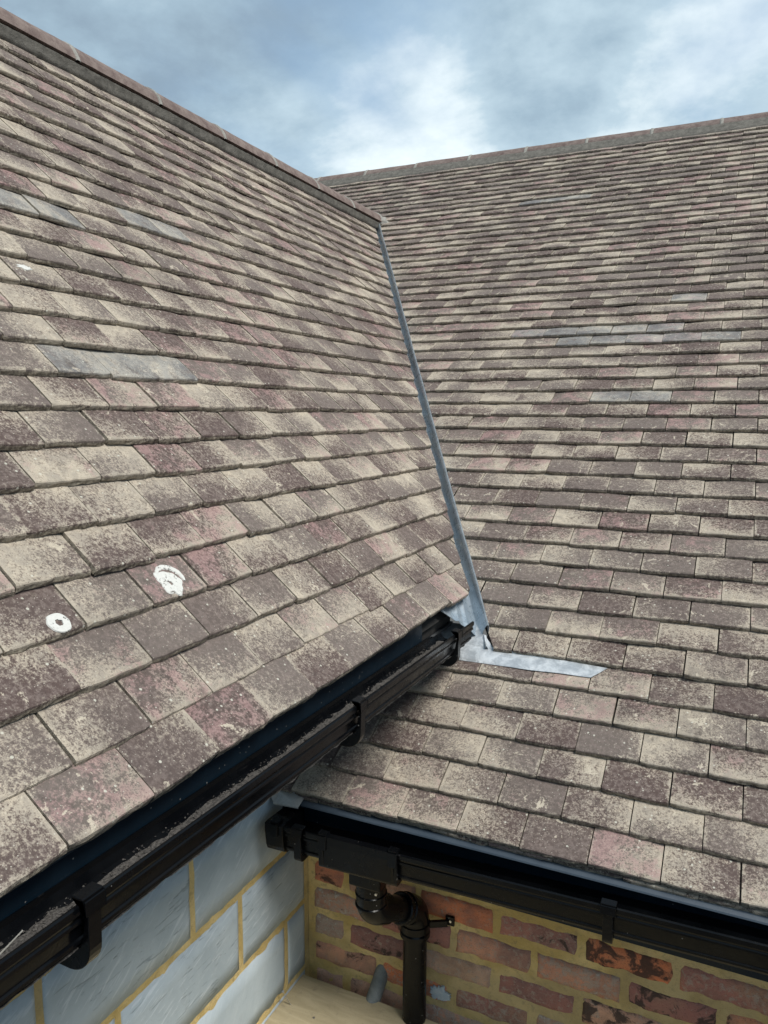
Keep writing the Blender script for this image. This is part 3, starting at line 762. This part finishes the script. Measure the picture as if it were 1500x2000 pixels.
# ================================================================= FASCIAS, SOFFITS
def fascia_main():
    e = empty('fascia_board', (0, .015, -.03), 'glossy blue-black fascia with a slate-blue eaves tray above the brick wall', 'fascia')
    mb = MB(); mb.bar((-1.03, .024, -.108), (2.5, .024, -.108), (3.53, .016, .150)); part('board', bevel(mb.mesh('board'), .0015), M_FASCIA, e)
    mb = MB()
    poly = [(.03, -.022), (.004, -.0255), (-.004, -.031), (-.006, -.0345), (-.004, -.0365), (.015, -.034)]
    mb.prism(poly, lambda d, h, t_: Vector((t_, d, h)), -.955, 2.5, 1); part('eaves_tray', mb.mesh('eaves_tray'), M_TRAY, e)
    mb = MB(); mb.box((.73, .108, -.178), (3.54, .150, .010)); part('soffit', mb.mesh('soffit'), M_SOFFIT, e)
    return e
fascia_main()
def fascia_wing():
    e = empty('fascia_board', (-.715, 0, .42), 'glossy blue-black fascia running beneath the eave of the left-hand roof', 'fascia')
    yend = .30
    mb = MB(); mb.bar((-.7235, -YE, .415), (-.7235, yend, .415), (.016, yend+YE, .100)); part('board', bevel(mb.mesh('board'), .0015), M_FASCIA, e)
    mb = MB(); poly = [(-.728, .4665), (-.704, .4625), (-.7005, .457), (-.703, .4545), (-.715, .4585)]
    mb.prism(poly, lambda d, h, t_: Vector((d, t_, h)), -YE, yend, 1); part('eaves_trim', mb.mesh('eaves_trim'), M_FASCIA, e)
    mb = MB(); mb.bar((-.888, -YE, .370), (-.888, .60, .370), (.322, .6+YE, .010)); part('soffit', mb.mesh('soffit'), M_SOFFIT, e)
    mb = MB(); mb.bar((-.745, yend+.002, .415), (-.745, .60, .415), (.016, .6-yend, .085)); part('timber_board', mb.mesh('timber_board'), M_FELT, e)
    return e
fascia_wing()

# ================================================================= GUTTERS
def gutter_profile(depth, w=.112, top=-.036):
    d = depth
    o_ = [(0, top), (0, -d+.020), (.006, -d+.007), (.020, -d), (.088, -d), (.098, -d+.004), (.101, -d+.011), (.1045, -d+.0125), (.1045, -d+.017), (.1015, -d+.019), (.1030, -.027), (.1095, -.0235), (.1095, -.019), (.1075, -.0165), (.1085, -.012), (.112, -.0095), (.112, .001), (.1095, .003), (.106, .0022)]
    i_ = [(.1062, -.002), (.1092, -.003), (.1092, -.0080), (.1060, -.0110), (.1055, -.018), (.1060, -.021), (.1005, -.025), (.099, -d+.018), (.0955, -d+.0085), (.087, -d+.0025), (.021, -d+.0025), (.0085, -d+.009), (.0025, -d+.021), (.0025, top)]
    return o_+i_
def wrap_profile(depth, g0, g1_, extra=0., front=True):
    """solid strap round the outside of the gutter from g0 to g1 outwards"""
    d = depth
    base = [(-.001, -.040), (-.001, -d+.018), (.004, -d+.004), (.020, -d-.002), (.089, -d-.002), (.103, -d+.006), (.1075, -d+.020), (.1145, -.014), (.1145, .004), (.104, .0055)]
    r = max(.012, .014+extra); zb = -d-.009-max(extra, 0)
    arc = [(.1185-r+r*math.cos(a_), zb+r-r*math.sin(a_)) for a_ in [math.pi/2*k/7 for k in range(8)]]
    outer = [(.101, .0095), (.1185, .008), (.1195, -.014)]+arc+[(.055, zb+.001), (.020, -d-.008), (.004, -d-.004), (-.001, -d+.006)]
    return base+outer
def gutter(name, along, out, p_of, t0, t1, depth, label, brackets, unions, cap_at, parent_loc, extra, outlet=None):
    """along/out unit vectors; p_of(t)-> fascia-side lip point"""
    e = empty(name, parent_loc, label, 'gutter')
    fn = lambda d, h, t_: p_of(t_)+out*d+Vector((0, 0, h))
    mb = MB(); mb.prism(gutter_profile(depth), fn, t0, t1, 40)
    # take caps away: prism caps on a concave outline are fine as n-gons
    ob = part('gutter_channel', mb.mesh('gutter_channel'), M_PVC, e); autosmooth(ob, 25)
    for b in brackets:
        mb = MB(); mb.prism(wrap_profile(depth, 0, 0, extra), fn, b-.011, b+.011)
        mb.prism([(.098, .0095), (.121, .0085), (.122, -.012), (.1195, -.012), (.1185, .0125), (.099, .0135)], fn, b-.017, b+.017)
        part('bracket', bevel(mb.mesh('bracket'), .0009, 1), M_PVC, e)
    for (a, b) in unions:
        mb = MB(); mb.prism(wrap_profile(depth, 0, 0, -.006), fn, a, b)
        for c in (a+.012, b-.012):
            mb.prism([(.098, .0095), (.122, .0085), (.124, -.030), (.1195, -.030), (.1185, .0135), (.099, .0145)], fn, c-.012, c+.012)
            mb.prism([(.1195, -.022), (.1235, -.022), (.119, -depth+.004), (.1150, -depth+.002)], fn, c-.004, c+.004)
        part('union_bracket', bevel(mb.mesh('union_bracket'), .0009, 1), M_PVC, e)
    for c in cap_at:
        mb = MB(); pr = [(0, -.002), (0, -depth+.016), (.006, -depth+.002), (.02, -depth-.0035), (.090, -depth-.0035), (.104, -depth+.004), (.109, -depth+.018), (.1145, -.020), (.1155, .004), (.104, .006)]
        mb.prism(pr, fn, c-.006, c+.004); part('stop_end', bevel(mb.mesh('stop_end'), .001, 1), M_PVC, e)
    return e, fn
gw_p = lambda t_: Vector((-.7145, t_, .4515-.0165*(t_+1.1)))
gw, fw = gutter('gutter', Vector((0, 1, 0)), Vector((1, 0, 0)), gw_p, -YE, .445, .066,
                'longer black plastic gutter running along the eave of the left-hand roof, grit lying inside', [-1.085, -.330, -1.95, .292], [], [], (-.7145, 0, .44), .022)
gm_p = lambda t_: Vector((t_, .0155, -.050+.024*(t_+.82)))
gm, fm = gutter('gutter', Vector((1, 0, 0)), Vector((0, -1, 0)), gm_p, -.995, 2.5, .076,
                'shorter black plastic gutter with a downpipe outlet below the right-hand roof, over the brick wall', [-.908, -.099, .62, 1.35], [(-.842, -.615)], [], (0, .0155, -.05), .004)
# stop end of the main gutter with its clip, hard by the block wall
mb = MB(); D_ = .076
pr = [(0, .001), (0, -D_+.014), (.006, -D_-.001), (.02, -D_-.007), (.090, -D_-.007), (.106, -D_+.002), (.112, -D_+.016), (.1175, -.020), (.118, .006), (.104, .008)]
mb.prism(pr, fm, -1.012, -.955); mb.prism([(.096, .008), (.122, .0075), (.124, -.026), (.118, -.026), (.117, .013), (.098, .0145)], fm, -.992, -.968)
part('stop_end', bevel(mb.mesh('stop_end'), .0012, 1), M_PVC, gm)
# outlet spigot block under the running outlet
mb = MB(); ZB = gm_p(-.72).z-D_-.012
mb.box((-.716, -.042, ZB-.016), (.092, .086, .040)); part('outlet', bevel(mb.mesh('outlet'), .004, 2), M_PVC, gm)

# grit lying in the wing gutter
mb = MB(); R_ = random.Random(5); vs = []; n = 420
for i in range(n+1):
    t_ = -YE+(.40+YE)*i/n
    for k, d in enumerate((.003, .03, .06, .088, .1)):
        h = -.066+.0020+(.003 if k < 3 else .001)+mnoise.noise(Vector((t_*40, d*60, 1)))*.004+mnoise.noise(Vector((t_*9, d*9, 1)))*.003
        vs.append(fw(d, h, t_))
mb.add(vs, [(i*5+k, i*5+k+1, i*5+6+k, i*5+5+k) for i in range(n) for k in range(4)])
for i in range(1800):
    t_ = R_.uniform(-1.5, .35); d = R_.uniform(.004, .05); r = R_.uniform(.0006, .0022)*(2. if R_.random() < .06 else 1.)
    p = fw(d, -.0600+R_.uniform(0, .003), t_)
    a, b, c_ = [Vector((R_.uniform(-1, 1), R_.uniform(-1, 1), R_.uniform(-.6, .6))).normalized()*r for _ in range(3)]
    mb.add([p+a, p+b, p+c_, p-a, p-b, p-c_], [(0, 1, 2), (0, 2, 4), (0, 4, 5), (0, 5, 1), (3, 1, 5), (3, 5, 4), (3, 4, 2), (3, 2, 1)])
o = link('gutter_grit', mb.mesh('gutter_grit'), M_DEBRIS); tag(o, 'grey-brown roof grit lying in the longer black gutter', 'grit', kind='stuff')
# a pale twig caught in the gutter, lower left
mb = MB(); a = fw(.040, -.058, -1.195); b = fw(.050, -.028, -1.135)
mb.tube([a, (a+b)/2+Vector((.001, 0, .002)), b], [.0012, .0011, .0009], 6)
o = link('twig', mb.mesh('twig'), M_JOINT); tag(o, 'thin pale twig lying in the grit of the longer gutter, at the lower left', 'twig')

# ================================================================= DOWNPIPE
def bend(pts, rad, n=7):
    """polyline with rounded corners"""
    pts = [Vector(p) for p in pts]; out = [pts[0]]
    for i in range(1, len(pts)-1):
        a = (pts[i-1]-pts[i]); b = (pts[i+1]-pts[i]); r = min(rad, a.length*.48, b.length*.48); a.normalize(); b.normalize()
        s = pts[i]+a*r; e = pts[i]+b*r
        for k in range(n+1):
            f_ = k/n; out.append(s*(1-f_)**2+pts[i]*2*f_*(1-f_)+e*f_**2)
    out.append(pts[-1]); return out
dp = empty('downpipe', (-.66, .13, ZG), 'black plastic downpipe with a swan-neck bend in front of the brick wall', 'downpipe')
A0 = Vector((-.716, -.042, ZB-.030)); A1 = Vector((-.716, -.042, ZB-.118)); B0 = Vector((-.660, .132, -.345)); B1 = Vector((-.660, .132, -.42))
def smooth_part(nm, mb, mat, p, ang=35):
    ob = part(nm, mb.mesh(nm), mat, p); return autosmooth(ob, ang)
dirm = (B0-A1).normalized()
mb = MB(); mb.tube(bend([A0, A1, A1+dirm*.062], .052), .0405, 28)
for z in (.034, .066):
    mb.tube([A0-Vector((0, 0, z)), A0-Vector((0, 0, z+.0025)), A0-Vector((0, 0, z+.006)), A0-Vector((0, 0, z+.0085))], [.0405, .0432, .0432, .0405], 28, False)
smooth_part('upper_bend', mb, M_PIPE, dp)
mb = MB(); mb.tube([A1+dirm*.045, B0-dirm*.055], .0345, 28); smooth_part('offset_pipe', mb, M_PIPE, dp)
mb = MB(); mb.tube(bend([B0-dirm*.075, B0, B1], .055), .0405, 28)
for q in (.075, .052):
    c = B0-dirm*q; mb.tube([c, c+dirm*.003, c+dirm*.008, c+dirm*.011], [.0405, .0436, .0436, .0405], 28, False)
mb.tube([B1+Vector((0, 0, .012)), B1+Vector((0, 0, .008)), B1+Vector((0, 0, -.004)), B1+Vector((0, 0, -.008))], [.0405, .0438, .0438, .036], 28, False)
smooth_part('lower_bend', mb, M_PIPE, dp)
mb = MB(); mb.tube([B1+Vector((0, 0, .01)), Vector((-.660, .132, ZG+.05))], .0345, 32); smooth_part('pipe', mb, M_PIPE, dp)
# pipe clip lug screwed to the wall
mb = MB(); mb.tube([B1+Vector((0, 0, .036)), B1+Vector((0, 0, .014))], .0436, 28)
mb.box((-.600, .158, -.392), (.055, .010, .020), (Vector((.86, .5, 0)).normalized(), Vector((-.5, .86, 0)).normalized(), Vector((0, 0, 1))))
mb.box((-.570, .178, -.386), (.026, .008, .028))
cl = part('pipe_clip', bevel(mb.mesh('pipe_clip'), .0012, 1), M_PIPE, dp)
mb = MB(); mb.tube([(-.568, .1755, -.386), (-.568, .1725, -.386)], [.0042, .0036], 12); part('screw', mb.mesh('screw'), M_SCREW, cl)
mb = MB(); mb.tube([(-.684, -.079, ZB-.044), (-.683, -.0825, ZB-.044)], [.0040, .0034], 12); part('screw', mb.mesh('screw'), M_SCREW, dp)

# ================================================================= WASTE PIPE, BOARD, NAIL, GROUND
mb = MB(); a = Vector((-.792, .20, -.628)); d = Vector((-.10, -.52, -.72)).normalized()
mb.tube([a-d*.012, a-d*.009, a, a+d*.20], [.017, .0215, .0225, .0225], 26); mb.tube([a+d*.20, a+d*.22, a+d*.6], [.0225, .0225, .0225], 26)
o = link('waste_pipe', mb.mesh('waste_pipe'), M_GREYP); autosmooth(o, 40); tag(o, 'short dull grey pipe leaning out from the brick wall behind the plywood board', 'pipe')
pl = empty('plywood_platform', (-.4, -.4, ZG), 'weathered tan plywood board standing level in the corner of the two walls', 'plywood board')
mb = MB(); x0, x1, y0_, y1_ = -1.044, .30, -.95, .142; n = 60
top = []
for i in range(n+1): top.append((x0+(x1-x0)*i/n, y1_+mnoise.noise(Vector((i*.7, 3, 1)))*.0015))
for i in range(1, n+1): top.append((x1, y1_+(y0_-y1_)*i/n))
for i in range(1, n+1): top.append((x1+(x0-x1)*i/n, y0_))
for i in range(1, n): top.append((x0+mnoise.noise(Vector((i*.7, 8, 1)))*.0012, y0_+(y1_-y0_)*i/n))
mb.prism(top, lambda d_, h_, t_: Vector((d_, h_, t_)), -.710, -.692); ob = part('board', mb.mesh('board'), M_BOARD, pl)
for (lx, ly) in ((-.98, .07), (.22, .07), (-.98, -.88), (.22, -.88)):
    mb = MB(); mb.box((lx, ly, (ZG-.7105)/2), (.045, .07, -.7105-ZG)); part('leg', bevel(mb.mesh('leg'), .003, 1), M_TIMBER, pl)
for (sx, sy) in ((-.925, .005), (-.80, -.06), (-.62, -.01)):
    mb = MB(); mb.tube([(sx, sy, -.694), (sx, sy, -.6905)], [.0042, .0036], 12); part('screw', mb.mesh('screw'), M_SCREW, pl)
mb = MB(); mb.tube([(-1.012, .02, -.695), (-1.022, .012, -.668), (-1.030, .005, -.645)], .0015, 8); mb.tube([(-1.030, .005, -.645), (-1.0306, .0045, -.6432)], .0042, 12)
o = link('nail', mb.mesh('nail'), M_SCREW); tag(o, 'bent silver nail sticking up at the edge of the plywood board by the block wall', 'nail')
mb = MB(); mb.add([(-300, -300, ZG), (300, -300, ZG), (300, 300, ZG), (-300, 300, ZG)], [(0, 1, 2, 3)])
o = link('ground', mb.mesh('ground'), M_GROUND); o['kind'] = 'structure'
